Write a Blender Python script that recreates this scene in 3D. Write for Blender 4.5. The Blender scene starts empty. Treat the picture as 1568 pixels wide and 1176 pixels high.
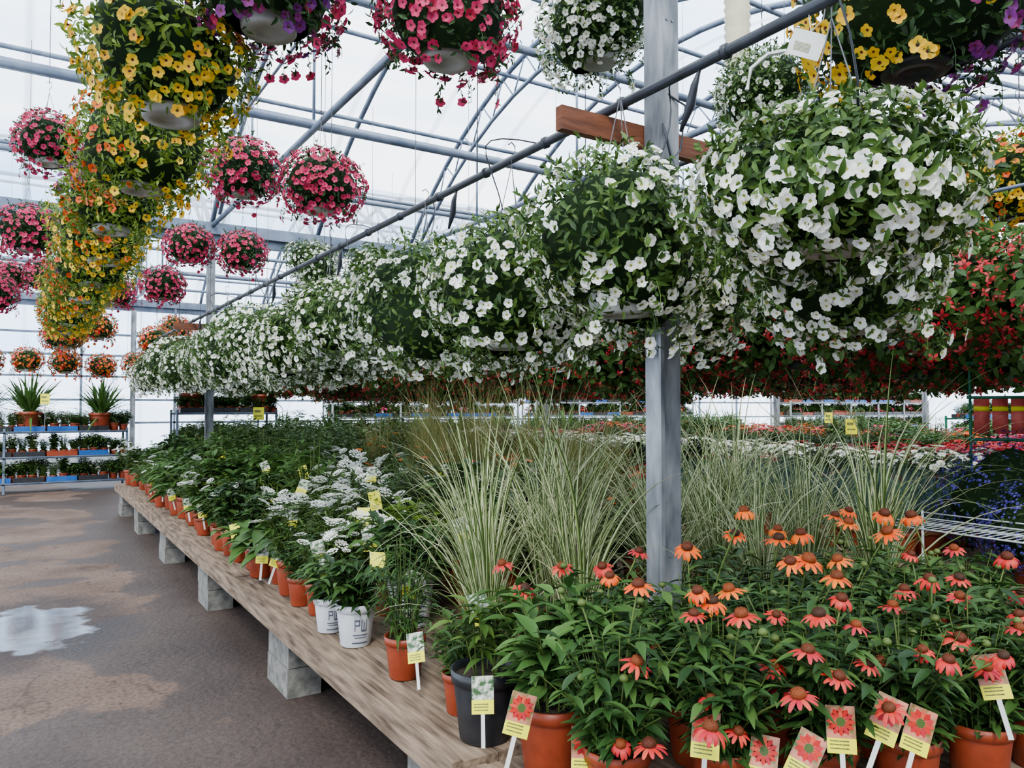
import bpy, math, random
import numpy as np
rng=np.random.default_rng(11); random.seed(5)
scene=bpy.context.scene

# ------------------------------------------------------------------ materials
def N(nt,t,**kw):
    n=nt.nodes.new(t)
    for k,v in kw.items(): setattr(n,k,v)
    return n
def newmat(name):
    m=bpy.data.materials.new(name); m.use_nodes=True
    nt=m.node_tree; nt.nodes.clear()
    out=N(nt,'ShaderNodeOutputMaterial')
    return m,nt,out
def c4(c): return (c[0],c[1],c[2],1)
def ramp(nt,stops):
    r=N(nt,'ShaderNodeValToRGB'); e=r.color_ramp.elements
    while len(e)<len(stops): e.new(.5)
    for i,(p,c) in enumerate(stops): e[i].position=p; e[i].color=c4(c)
    return r
def organic(name,cols,trans=.3,rough=.5,spec=.22):
    m,nt,out=newmat(name)
    g=N(nt,'ShaderNodeNewGeometry')
    st=[(i/(len(cols)-1),c) for i,c in enumerate(cols)]
    r=ramp(nt,st); nt.links.new(g.outputs['Random Per Island'],r.inputs[0])
    p=N(nt,'ShaderNodeBsdfPrincipled'); p.inputs['Roughness'].default_value=rough
    p.inputs['Specular IOR Level'].default_value=spec
    nt.links.new(r.outputs[0],p.inputs['Base Color'])
    t=N(nt,'ShaderNodeBsdfTranslucent'); nt.links.new(r.outputs[0],t.inputs['Color'])
    mx=N(nt,'ShaderNodeMixShader'); mx.inputs[0].default_value=trans
    nt.links.new(p.outputs[0],mx.inputs[1]); nt.links.new(t.outputs[0],mx.inputs[2])
    nt.links.new(mx.outputs[0],out.inputs[0]); return m
def noisy(name,c1,c2,scale=5,stretch=(1,1,1),rough=.6,metal=0,bump=0,detail=6,lo=.3,hi=.7,spec=.3):
    m,nt,out=newmat(name)
    tc=N(nt,'ShaderNodeTexCoord'); mp=N(nt,'ShaderNodeMapping'); mp.inputs['Scale'].default_value=stretch
    nt.links.new(tc.outputs['Object'],mp.inputs[0])
    n=N(nt,'ShaderNodeTexNoise'); n.inputs['Scale'].default_value=scale; n.inputs['Detail'].default_value=detail
    nt.links.new(mp.outputs[0],n.inputs[0])
    r=ramp(nt,[(lo,c1),(hi,c2)]); nt.links.new(n.outputs[0],r.inputs[0])
    p=N(nt,'ShaderNodeBsdfPrincipled'); p.inputs['Roughness'].default_value=rough; p.inputs['Metallic'].default_value=metal
    p.inputs['Specular IOR Level'].default_value=spec
    nt.links.new(r.outputs[0],p.inputs['Base Color'])
    if bump:
        b=N(nt,'ShaderNodeBump'); b.inputs['Strength'].default_value=bump; b.inputs['Distance'].default_value=.02
        nt.links.new(n.outputs[0],b.inputs['Height']); nt.links.new(b.outputs[0],p.inputs['Normal'])
    nt.links.new(p.outputs[0],out.inputs[0]); return m

LEAF=organic('leaf_green',[(.012,.031,.004),(.03,.068,.008),(.075,.13,.02)],.22)
LEAFD=organic('leaf_dark',[(.006,.017,.004),(.014,.04,.008),(.03,.07,.014)],.2)
LEAFF=organic('leaf_fresh',[(.035,.07,.004),(.075,.135,.009),(.15,.22,.018)],.3)
LEAFE=organic('leaf_echinacea',[(.009,.028,.006),(.02,.053,.010),(.046,.096,.018)],.18)
LEAFM=organic('leaf_midgreen',[(.018,.05,.008),(.038,.09,.012),(.065,.13,.03)],.22)
LEAFO=organic('leaf_olive',[(.03,.045,.008),(.06,.085,.014),(.1,.1,.02)],.25)
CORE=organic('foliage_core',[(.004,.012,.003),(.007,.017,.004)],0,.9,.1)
STEM=organic('stem',[(.045,.075,.014),(.08,.115,.025)],.1)
WHITE=organic('petal_white',[(.6,.6,.52),(.82,.82,.78),(.7,.69,.56),(.8,.81,.77)],.3)
THROAT=organic('petal_throat_green',[(.3,.34,.06),(.42,.42,.1)],.3)
THROATD=organic('petal_throat_dark',[(.1,.012,.015),(.14,.03,.015)],.1)
YELLOW=organic('petal_yellow',[(.66,.36,.001),(.74,.47,.002),(.62,.27,.001)],.3)
ORANGE=organic('petal_orange',[(.5,.035,.001),(.6,.08,.002),(.6,.14,.003)],.3)
PINK=organic('petal_pink',[(.4,.012,.07),(.56,.03,.12),(.3,.006,.03)],.3)
PURPLE=organic('petal_purple',[(.08,.008,.11),(.14,.014,.14),(.2,.015,.09)],.3)
RED=organic('petal_red',[(.45,.008,.018),(.58,.018,.032),(.62,.1,.1)],.32)
BLUE=organic('petal_blue',[(.035,.022,.24),(.06,.035,.36),(.13,.1,.46)],.2)
CORAL=organic('petal_coral',[(.42,.008,.008),(.52,.03,.018),(.38,.007,.03),(.58,.075,.035)],.25)
EORANGE=organic('petal_echinacea_orange',[(.6,.045,.001),(.68,.09,.001),(.7,.14,.003),(.55,.03,.001)],.25)
CONE=organic('echinacea_cone',[(.04,.007,.002),(.13,.024,.002),(.02,.008,.003)],0,.7)
BCREAM=organic('blade_cream',[(.4,.41,.19),(.64,.63,.42),(.24,.3,.09)],.25)
BGREEN=organic('blade_green',[(.05,.09,.018),(.09,.15,.03),(.03,.06,.012)],.25)
BFINE=organic('blade_fine',[(.06,.09,.014),(.14,.15,.035),(.24,.17,.07)],.25)
BBLUE=organic('blade_blue',[(.03,.08,.07),(.08,.16,.13),(.17,.26,.21)],.2)
TERRA=noisy('terracotta_plastic',(.15,.02,.006),(.22,.032,.010),20,rough=.45)
SOIL=noisy('potting_soil',(.01,.006,.004),(.035,.023,.014),60,rough=.95,bump=.5)
BLACKP=noisy('black_plastic',(.008,.009,.011),(.02,.02,.023),20,rough=.4)
WHITEP=noisy('white_plastic',(.42,.43,.46),(.52,.52,.54),8,rough=.4)
BASKP=noisy('basket_plastic',(.24,.25,.24),(.32,.32,.3),8,rough=.5)
GREYPR=noisy('grey_print',(.04,.045,.07),(.1,.11,.15),80,rough=.5)
BLUEP=noisy('blue_tray_plastic',(.006,.05,.2),(.012,.09,.3),10,rough=.4)
YCARD=noisy('tag_yellow',(.6,.56,.001),(.68,.65,.002),30,rough=.4)
PRINT=noisy('tag_print',(.03,.03,.02),(.2,.2,.04),200,rough=.5)
CARD=noisy('tag_photo',(.02,.06,.015),(.5,.5,.42),45,rough=.35,detail=2,lo=.42,hi=.62)
CARDG=noisy('tag_photo_coral',(.03,.08,.015),(.45,.16,.1),22,rough=.35,detail=3,lo=.42,hi=.58)
CWHITE=noisy('tag_white',(.45,.45,.43),(.52,.52,.5),10,rough=.4)
WOOD=noisy('weathered_wood',(.05,.032,.021),(.235,.165,.115),6,(6,.7,6),.85,0,.4,spec=.15)
WOODR=noisy('red_brown_timber',(.055,.015,.005),(.12,.036,.013),6,(.8,6,6),.7,0,.3)
CONC=noisy('concrete_block',(.07,.066,.06),(.17,.16,.145),18,rough=.9,bump=.5)
GALV=noisy('galvanised_steel',(.075,.082,.094),(.24,.25,.265),14,(1,1,.3),.45,.35,0,8,.35,.68)
STEEL=noisy('painted_steel',(.07,.095,.14),(.15,.18,.235),6,rough=.5,metal=.2)
PIPE=noisy('dark_conduit',(.01,.011,.015),(.022,.025,.034),12,rough=.45)
WIRE=noisy('wire_grey',(.05,.05,.055),(.12,.12,.13),30,rough=.5,metal=.4)
WSTEEL=noisy('white_steel',(.25,.28,.3),(.36,.39,.4),8,rough=.5)
GSTEEL=noisy('green_steel',(.005,.09,.05),(.01,.13,.07),8,rough=.4)
REDP=noisy('red_card',(.36,.03,.03),(.5,.09,.07),14,rough=.5)
DUCT=noisy('cream_duct',(.36,.32,.2),(.46,.42,.29),8,rough=.6)
PANEL=noisy('fill_block_grey',(.1,.1,.1),(.16,.16,.155),3,(1,1,4),rough=.8)  # opaque grey added to the unseen front wall to block fill light

def polymat(name,tf,tint,seam):
    m,nt,out=newmat(name)
    tc=N(nt,'ShaderNodeTexCoord')
    mp=N(nt,'ShaderNodeMapping'); mp.inputs['Scale'].default_value=(.35,1.8,1.8)
    nt.links.new(tc.outputs['Object'],mp.inputs[0])
    n=N(nt,'ShaderNodeTexNoise'); n.inputs['Scale'].default_value=.8; n.inputs['Detail'].default_value=6
    nt.links.new(mp.outputs[0],n.inputs[0])
    r=ramp(nt,[(.3,tuple(x*y for x,y in zip(tint,(.68,.81,.96)))),(.62,tint)]); nt.links.new(n.outputs[0],r.inputs[0])
    w=N(nt,'ShaderNodeTexWave'); w.inputs['Scale'].default_value=.26; w.bands_direction='X'
    nt.links.new(tc.outputs['Object'],w.inputs[0])
    wr=ramp(nt,[(0,(seam,)*3),(.02,(1,1,1))]); nt.links.new(w.outputs[0],wr.inputs[0])
    ml=N(nt,'ShaderNodeMix',data_type='RGBA',blend_type='MULTIPLY'); ml.inputs[0].default_value=1
    nt.links.new(r.outputs[0],ml.inputs[6]); nt.links.new(wr.outputs[0],ml.inputs[7])
    t=N(nt,'ShaderNodeBsdfTransparent'); nt.links.new(ml.outputs[2],t.inputs[0])
    tl=N(nt,'ShaderNodeBsdfTranslucent'); nt.links.new(ml.outputs[2],tl.inputs[0])
    mx=N(nt,'ShaderNodeMixShader'); mx.inputs[0].default_value=tf
    nt.links.new(tl.outputs[0],mx.inputs[1]); nt.links.new(t.outputs[0],mx.inputs[2])
    nt.links.new(mx.outputs[0],out.inputs[0]); return m
ROOF=polymat('polyethylene_roof',.75,(.94,.975,1),.7)
WALLM=polymat('polycarbonate_wall',.75,(.94,.97,1),.8)

def floormat():
    m,nt,out=newmat('damp_shaded_concrete_floor')
    tc=N(nt,'ShaderNodeTexCoord'); O=tc.outputs['Object']
    def noise(s,d=6,dist=0,src=None):
        n=N(nt,'ShaderNodeTexNoise'); n.inputs['Scale'].default_value=s; n.inputs['Detail'].default_value=d
        n.inputs['Distortion'].default_value=dist; nt.links.new(src or O,n.inputs[0]); return n.outputs[0]
    def mixc(f,a,b,bt='MIX'):
        x=N(nt,'ShaderNodeMix',data_type='RGBA',blend_type=bt)
        for i,s in ((0,f),(6,a),(7,b)):
            if hasattr(s,'node'): nt.links.new(s,x.inputs[i])
            else: x.inputs[i].default_value=s if i==0 else c4(s)
        return x.outputs[2]
    def math_(op,a,b):
        x=N(nt,'ShaderNodeMath',operation=op)
        for i,s in enumerate((a,b)):
            if hasattr(s,'node'): nt.links.new(s,x.inputs[i])
            else: x.inputs[i].default_value=s
        return x.outputs[0]
    r1=ramp(nt,[(.3,(.068,.041,.03)),(.5,(.105,.067,.05)),(.7,(.14,.094,.072))]); nt.links.new(noise(1.4,9),r1.inputs[0])
    fine=ramp(nt,[(.38,(.5,.5,.5)),(.56,(1,1,1))]); nt.links.new(noise(40,6),fine.inputs[0])
    col=mixc(.8,r1.outputs[0],mixc(1,r1.outputs[0],fine.outputs[0],'MULTIPLY'))
    sp=ramp(nt,[(.66,(1,1,1)),(.7,(.3,.3,.3))]); nt.links.new(noise(7,3),sp.inputs[0]); col=mixc(.7,col,mixc(1,col,sp.outputs[0],'MULTIPLY'))
    cr=ramp(nt,[(.49,(1,1,1)),(.5,(.4,.4,.4)),(.51,(1,1,1))]); nt.links.new(noise(.9,3,1.2),cr.inputs[0])
    col=mixc(.6,col,mixc(1,col,cr.outputs[0],'MULTIPLY'))
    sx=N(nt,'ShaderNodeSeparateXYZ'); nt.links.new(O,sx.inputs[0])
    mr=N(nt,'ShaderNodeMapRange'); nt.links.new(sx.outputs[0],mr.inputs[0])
    mr.inputs[1].default_value=.6; mr.inputs[2].default_value=1.3; mr.inputs[3].default_value=0; mr.inputs[4].default_value=.2  # dark mask rises toward the bench: its shadow strip painted in with the damp
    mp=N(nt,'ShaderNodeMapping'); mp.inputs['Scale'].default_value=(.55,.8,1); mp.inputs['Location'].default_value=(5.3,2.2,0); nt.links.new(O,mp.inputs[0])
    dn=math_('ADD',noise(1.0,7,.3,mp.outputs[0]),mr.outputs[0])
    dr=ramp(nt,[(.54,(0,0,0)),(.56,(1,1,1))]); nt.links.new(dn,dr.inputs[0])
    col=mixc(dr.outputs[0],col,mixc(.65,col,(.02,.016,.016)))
    vm=N(nt,'ShaderNodeMapping'); vm.inputs['Location'].default_value=(-.05,-6.6*.62,0); vm.inputs['Scale'].default_value=(1.0,.62,0)
    nt.links.new(O,vm.inputs[0])
    ln=N(nt,'ShaderNodeVectorMath',operation='LENGTH'); nt.links.new(vm.outputs[0],ln.inputs[0])
    pd=math_('ADD',ln.outputs['Value'],math_('MULTIPLY',math_('SUBTRACT',noise(3.5,5),.5),.6))
    pr=ramp(nt,[(.38,(1,1,1)),(.44,(0,0,0))]); nt.links.new(pd,pr.inputs[0])
    pw=ramp(nt,[(.5,(1,1,1)),(.8,(0,0,0))]); nt.links.new(pd,pw.inputs[0])
    col=mixc(pw.outputs[0],col,mixc(.7,col,(.02,.018,.02)))
    gr=ramp(nt,[(.4,(.03,.03,.033)),(.6,(.09,.09,.095))]); nt.links.new(noise(6,6),gr.inputs[0])
    col=mixc(pr.outputs[0],col,gr.outputs[0])
    p=N(nt,'ShaderNodeBsdfPrincipled'); nt.links.new(col,p.inputs['Base Color'])
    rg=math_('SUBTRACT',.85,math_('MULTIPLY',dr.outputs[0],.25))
    rg=math_('SUBTRACT',rg,math_('MULTIPLY',pr.outputs[0],.75)); rg=math_('MAXIMUM',rg,.1)
    nt.links.new(rg,p.inputs['Roughness'])
    nt.links.new(math_('ADD',.18,math_('MULTIPLY',pr.outputs[0],.35)),p.inputs['Specular IOR Level'])
    b=N(nt,'ShaderNodeBump'); b.inputs['Distance'].default_value=.012
    bs=math_('MULTIPLY',math_('SUBTRACT',1,pr.outputs[0]),.7); nt.links.new(math_('MAXIMUM',bs,.03),b.inputs['Strength'])
    nt.links.new(noise(25,6),b.inputs['Height']); nt.links.new(b.outputs[0],p.inputs['Normal'])
    nt.links.new(p.outputs[0],out.inputs[0]); return m
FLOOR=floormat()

# ------------------------------------------------------------------ mesh kit
class MB:
    def __init__(s): s.v=[];s.l=[];s.s=[];s.m=[];s.n=0
    def raw(s,V,loops,sizes,mats):
        V=np.asarray(V,float).reshape(-1,3)
        s.v.append(V); s.l.append(np.asarray(loops,int).ravel()+s.n); s.s.append(np.asarray(sizes,int).ravel())
        s.m.append(np.asarray(mats,int).ravel()); s.n+=len(V)
    def faces(s,V,F,mat):
        s.raw(V,[i for f in F for i in f],[len(f) for f in F],[mat]*len(F) if np.isscalar(mat) else mat)
    def batch(s,T,P,B,S,mo=0):
        tv,tl,ts,tm=T; n=len(P)
        if n==0: return
        S=np.asarray(S,float)
        if S.ndim==0: S=np.full(n,float(S))
        if S.ndim==1: S=np.repeat(S[:,None],3,1)
        V=np.einsum('nij,nkj->nki',B,tv[None]*S[:,None,:])+P[:,None,:]
        L=tl[None]+(np.arange(n)*len(tv))[:,None]
        mo=np.asarray(mo)
        if mo.ndim==0: mo=np.full(n,int(mo))
        s.raw(V,L,np.tile(ts,n),(tm[None]+mo[:,None]))
    def build(s,name,mats,smooth=True):
        V=np.concatenate(s.v);L=np.concatenate(s.l);S=np.concatenate(s.s);M=np.concatenate(s.m)
        me=bpy.data.meshes.new(name)
        me.vertices.add(len(V)); me.vertices.foreach_set('co',V.ravel())
        me.loops.add(len(L)); me.loops.foreach_set('vertex_index',L.astype(np.int32))
        me.polygons.add(len(S)); st=np.concatenate([[0],np.cumsum(S)[:-1]]).astype(np.int32)
        me.polygons.foreach_set('loop_start',st)
        for m in mats: me.materials.append(m)
        me.polygons.foreach_set('material_index',M.astype(np.int32))
        me.update(calc_edges=True)
        me.polygons.foreach_set('use_smooth',np.full(len(S),smooth))
        me.update(); return me
def T(V,F,M): return (np.array(V,float),np.array([i for f in F for i in f]),np.array([len(f) for f in F]),np.array(M))
def obj(name,me,loc=(0,0,0),rz=0,sc=1,rx=0,ry=0):
    o=bpy.data.objects.new(name,me); scene.collection.objects.link(o)
    o.location=loc; o.rotation_euler=(rx,ry,rz); o.scale=(sc,)*3 if np.isscalar(sc) else sc
    return o
def nrm(a): return a/np.maximum(np.linalg.norm(a,axis=-1,keepdims=True),1e-9)
def rdirs(n): return nrm(rng.normal(size=(n,3)))
def frames(d,n):
    y=nrm(d); x=np.cross(y,n); bad=np.linalg.norm(x,axis=1)<1e-4; x[bad]=[1,0,0]; x=nrm(x); z=np.cross(x,y)
    return np.stack([x,y,z],axis=2)
def nframes(n):
    n=nrm(n); d=np.cross(n,rdirs(len(n))); z=n; y=nrm(d); x=np.cross(y,z)
    return np.stack([x,y,z],axis=2)
def box(mb,x0,x1,y0,y1,z0,z1,mat=0):
    V=[(x,y,z) for x in(x0,x1) for y in(y0,y1) for z in(z0,z1)]
    F=[(0,1,3,2),(4,6,7,5),(0,4,5,1),(2,3,7,6),(0,2,6,4),(1,5,7,3)]
    mb.faces(V,F,mat)
def tube(mb,pts,r,sides=5,mat=0,cap=True):
    P=np.array(pts,float); n=len(P); r=np.full(n,r) if np.isscalar(r) else np.array(r)
    t=nrm(np.gradient(P,axis=0)); ref=np.array([0,0,1.]) if abs(t[:,2]).mean()<.8 else np.array([1.,0,0])
    a=nrm(np.cross(t,ref)); b=np.cross(t,a)
    an=np.arange(sides)/sides*2*math.pi
    V=P[:,None]+r[:,None,None]*(np.cos(an)[None,:,None]*a[:,None]+np.sin(an)[None,:,None]*b[:,None])
    F=[(i*sides+j,i*sides+(j+1)%sides,(i+1)*sides+(j+1)%sides,(i+1)*sides+j) for i in range(n-1) for j in range(sides)]
    if cap: F+= [tuple(range(sides))[::-1],tuple((n-1)*sides+j for j in range(sides))]
    mb.faces(V.reshape(-1,3),F,mat)
def lathe(mb,prof,sides=20,mat=0,c=(0,0,0)):
    an=np.arange(sides)/sides*2*math.pi
    V=[(c[0]+r*math.cos(a),c[1]+r*math.sin(a),c[2]+z) for r,z in prof for a in an]; n=len(prof)
    F=[(i*sides+j,i*sides+(j+1)%sides,(i+1)*sides+(j+1)%sides,(i+1)*sides+j) for i in range(n-1) for j in range(sides)]
    mb.faces(V,F,mat)
def leaf_t(w=.25,st=3,fold=.15,droop=.25,mat=0,k=.85):
    V=[];F=[]
    for i in range(st+1):
        t=i/st; hw=w*math.sin(math.pi*min(max(t,.03),.97)**k)
        z=-droop*t*t
        V+=[(-hw,t,z+fold*hw*2),(0,t,z),(hw,t,z+fold*hw*2)]
    for i in range(st):
        a=i*3; F+=[(a,a+1,a+4,a+3),(a+1,a+2,a+5,a+4)]
    return T(V,F,[mat]*len(F))
def petunia_t(mp=0,mt=1):
    V=[];F=[];M=[]
    V.append((0,0,-.55))
    for i in range(5):
        a=i*2*math.pi/5; V.append((.27*math.cos(a),.27*math.sin(a),-.12))
    for i in range(5):
        a=i*2*math.pi/5
        for da,r,z in((0,.8,.06),(.28,.97,.02),(.63,1.04,-.05),(.98,.97,.02)):
            V.append((r*math.cos(a+da),r*math.sin(a+da),z))
    for i in range(5):
        j=(i+1)%5; b=6+i*4; nb=6+j*4
        F.append((1+i,b,b+1,b+2)); F.append((1+i,b+2,1+j)); F.append((b+2,b+3,nb,1+j)); M+=[mp]*3
        F.append((0,1+i,1+j)); M.append(mt)
    return T(V,F,M)
def star_t(n,w,cup,mat=0,mc=1,st=2,rc=.2):
    V=[];F=[];M=[]
    for k in range(n):
        a=2*math.pi*k/n; ca,sa=math.cos(a),math.sin(a); b=len(V)
        for i in range(st+1):
            t=i/st; r=rc*.6+t*(1-rc*.6); hw=w*math.sin(math.pi*min(max(t*.85+.12,.05),.97)); z=cup*r*r+(.03 if k%2 else 0)
            for s in(-1,1): V.append((r*ca-s*hw*sa,r*sa+s*hw*ca,z))
        for i in range(st): F.append((b+i*2,b+i*2+1,b+i*2+3,b+i*2+2)); M.append(mat)
    b=len(V); V+= [(rc*math.cos(x*math.pi/3),rc*math.sin(x*math.pi/3),.06) for x in range(6)]; F.append(tuple(range(b,b+6))); M.append(mc)
    return T(V,F,M)
def echin_t(droop,n=13,seed=0,mp=0,mc=1):
    rs=random.Random(seed)
    prof=[(.30,-.12),(.42,0),(.44,.16),(.37,.33),(.22,.45),(.0,.5)]
    sides=12; V=[];F=[]
    for i,(r,z) in enumerate(prof):
        for j in range(sides):
            a=2*math.pi*(j+.5*(i%2))/sides; rr=r*(1+.12*(j%2)); V.append((rr*math.cos(a),rr*math.sin(a),z+.04*(j%2)))
    for i in range(len(prof)-1):
        for j in range(sides): F.append((i*sides+j,i*sides+(j+1)%sides,(i+1)*sides+(j+1)%sides,(i+1)*sides+j))
    M=[mc]*len(F)
    for i in range(60):
        a=i*2.4; h=(i+.5)/60; r=.44*math.sqrt(1-h*h*.98); z=.05+.44*h
        d=np.array([math.cos(a)*r,math.sin(a)*r,z]); o=nrm(np.array([math.cos(a)*r,math.sin(a)*r,.25+.2*h])[None])[0]
        t=np.array([-math.sin(a),math.cos(a),0])*.03; b=len(V)
        V+= [tuple(d-t),tuple(d+t),tuple(d+o*.13)]; F.append((b,b+1,b+2)); M.append(mc)
    for k in range(n):
        a=2*math.pi*(k+rs.uniform(-.2,.2))/n; ca,sa=math.cos(a),math.sin(a); b=len(V)
        dr=droop*rs.uniform(.65,1.35); x=.36;z=0.0; st=5; L=rs.uniform(.78,1.08)
        for i in range(st+1):
            t=i/st; hw=(.09+.075*math.sin(math.pi*min(t*.9+.1,1)**1.0)) if t<.99 else .06
            for s in(-1,0,1):
                V.append((x*ca-s*hw*sa,x*sa+s*hw*ca,z-(.045 if s else 0)-(0.03 if t>.99 and s==0 else 0)))
            ang=dr*(.15+t*.95); x+=L/st*math.cos(ang); z-=L/st*math.sin(ang)
        for i in range(st):
            for s in(0,1):
                F.append((b+i*3+s,b+i*3+s+1,b+(i+1)*3+s+1,b+(i+1)*3+s)); M.append(mp)
    return T(V,F,M)
def umbel_t(mat=0,mc=1):
    V=[];F=[];M=[]
    pts=[(0,0)]+[(.45*math.cos(a),.45*math.sin(a)) for a in np.arange(6)*1.047]+[(.85*math.cos(a),.85*math.sin(a)) for a in np.arange(11)*.571]
    for i,(x,y) in enumerate(pts):
        z=.3*(1-(x*x+y*y))+.08*((i*37)%5)/5; b=len(V)
        for k in range(8):
            a=k*math.pi/4+i; r=.25 if k%2==0 else .16; V.append((x+r*math.cos(a),y+r*math.sin(a),z+.05*(k%2)))
        V.append((x,y,z-.05))
        for k in range(8): F.append((b+8,b+k,b+(k+1)%8)); M.append(mat)
    return T(V,F,M)
LF=leaf_t(); LFN=leaf_t(.13,3,.2,.35); LFH=leaf_t(.16,6,.25,.35); LFW=leaf_t(.3,3,.12,.3); LFT=leaf_t(.06,3,.2,.4); LFP=leaf_t(.2,3,.2,.4)
PET=petunia_t(); BEG=star_t(4,.3,-.35)

def pot(mb,r,h,mat,msoil,c=(0,0,0)):
    lathe(mb,[(0,0),(r*.72,0),(r*.75,.004),(r*.93,h*.8),(r*.93,h*.81),(r*1.0,h*.82),(r*1.02,h),(r*.95,h),(r*.92,h*.88)],20,mat,c)
    lathe(mb,[(r*.93,h*.88),(0,h*.89)],20,msoil,c)

# ------------------------------------------------------------------ hanging baskets
# mats: 0 leaf,1 core,2 pot,3 wire,4 throat,5.. petals
def ball(seed,R,Hu,Hd,nleaf,nfl,T_fl,fs,ll,mats,picker,cut=-.7,hang=.5,haspot=True,leafT=LFP,flr=(.96,1.07),lump=.14,nsh=22,clump=0):
    global rng; rng=np.random.default_rng(seed); mb=MB()
    lob=rdirs(14); amp=rng.uniform(-lump,lump*1.1,14)
    def shape(d,f):
        k=1+(np.exp(6*(d@lob.T-1))*amp).sum(1)
        H=np.where(d[:,2:]>0,Hu,Hd)
        return d*np.concatenate([np.full((len(d),2),R),H],1)*(k*f)[:,None]
    def dirs(n,c=cut):
        d=rdirs(int(n*1.9)); return d[d[:,2]>c][:n]
    d=dirs(nleaf); p=shape(d,rng.uniform(.76,1.07,len(d)))
    ld=nrm(d*.6+rdirs(len(d))*.8+np.array([0,0,-.05])); mb.batch(leafT,p,frames(ld,nrm(d+rdirs(len(d))*.5)),rng.uniform(.7,1.35,len(d))*ll)
    for k in range(nsh):
        a=rng.uniform(0,6.283); zc=cut*rng.uniform(.6,1); rr=math.sqrt(1-zc*zc)
        b=np.array([rr*math.cos(a)*R,rr*math.sin(a)*R,zc*Hd]); L=rng.uniform(.04,.12)
        e=b+np.array([math.cos(a)*.03,math.sin(a)*.03,-L]); tube(mb,[b,(b+e)/2+np.array([math.cos(a),math.sin(a),0])*.015,e],.0015,3,0,False)
        m=9; t=rng.random(m); q=b+(e-b)*t[:,None]; mb.batch(leafT,q,frames(nrm(rdirs(m)+[0,0,-.6]),rdirs(m)),rng.uniform(.5,.9,m)*ll)
        if k%2==0 and nfl: 
            tv,tl,ts,tm=T_fl; v=int(picker(nrm(b[None]))[0])+5; mb.batch((tv,tl,ts,np.where(tm==0,v,4)),e[None],nframes(nrm(np.array([[math.cos(a),math.sin(a),-.2]]))),fs)
    # upright leafy shoots on the crown
    for k in range(nsh):
        dd_=nrm(rng.normal(size=3)*[1,1,.4]+[0,0,.9]); b=shape(dd_[None],np.array([.95]))[0]; e=b+dd_*rng.uniform(.03,.08)+[0,0,.02]
        m=8; t=rng.random(m); q=b+(e-b)*t[:,None]; mb.batch(leafT,q,frames(nrm(rdirs(m)+dd_),rdirs(m)),rng.uniform(.6,1,m)*ll)
    d=dirs(nfl*3)
    if clump:
        cd=rdirs(26); w=np.exp(14*(d@cd.T-1)).sum(1); keep=rng.random(len(d))<(.14+clump*w); d=d[keep]
    d=d[:nfl]; f=shape(d,rng.uniform(flr[0],flr[1],len(d)))
    nn=nrm(d+rdirs(len(d))*.36+np.array([0,0,.1]))
    pm=picker(d)+5; tv,tl,ts,tm=T_fl
    for val in np.unique(pm):
        s=pm==val; Tt=(tv,tl,ts,np.where(tm==0,val,4)); sc=rng.uniform(.75,1.12,s.sum())*fs
        mb.batch(Tt,f[s],nframes(nn[s]),np.stack([sc,sc*rng.uniform(.85,1,len(sc)),sc*rng.uniform(.6,1.8,len(sc))],1))
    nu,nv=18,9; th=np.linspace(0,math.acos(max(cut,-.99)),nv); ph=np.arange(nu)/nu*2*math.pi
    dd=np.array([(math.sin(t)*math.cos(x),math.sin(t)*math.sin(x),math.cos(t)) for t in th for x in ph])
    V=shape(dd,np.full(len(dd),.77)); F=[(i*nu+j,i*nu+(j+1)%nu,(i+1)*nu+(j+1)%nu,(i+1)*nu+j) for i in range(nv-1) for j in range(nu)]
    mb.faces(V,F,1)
    if haspot:
        zb=cut*Hd*.84; r=min(.135,R*.4)
        lathe(mb,[(0,zb),(r*.4,zb),(r*.42,zb-.01),(r*.8,zb-.01),(r*.85,zb),(r*.85,zb+.01),(r*1.1,zb+.15),(r*1.16,zb+.15),(r*1.16,zb+.17),(0,zb+.16)],24,2)
        for k in range(3):
            a=k*2.094+.4; tube(mb,[(r*1.1*math.cos(a),r*1.1*math.sin(a),zb+.16),(0,0,hang-.05)],.0022,4,3)
        tube(mb,[(0,0,hang-.06),(0,0,hang-.02),(.02,0,hang+.01),(.02,0,hang+.04),(0,0,hang+.055),(-.018,0,hang+.04)],.003,5,3)
    return mb.build('basket_foliage',mats)
one=lambda d:np.zeros(len(d),int)
BM=[LEAF,CORE,BASKP,WIRE,THROAT]
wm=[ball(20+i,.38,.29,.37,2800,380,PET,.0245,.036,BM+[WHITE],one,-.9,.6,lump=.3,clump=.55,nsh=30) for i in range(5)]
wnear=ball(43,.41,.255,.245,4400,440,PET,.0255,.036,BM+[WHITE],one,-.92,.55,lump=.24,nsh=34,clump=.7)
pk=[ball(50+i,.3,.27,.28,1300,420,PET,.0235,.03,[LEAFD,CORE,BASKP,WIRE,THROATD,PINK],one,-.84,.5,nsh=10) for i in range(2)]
pp=ball(55,.33,.28,.3,1500,360,PET,.025,.034,[LEAFD,CORE,BASKP,WIRE,THROATD,PURPLE,PINK],lambda d:(rng.random(len(d))+d[:,0]*.6>.55).astype(int),-.78,.5)
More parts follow.
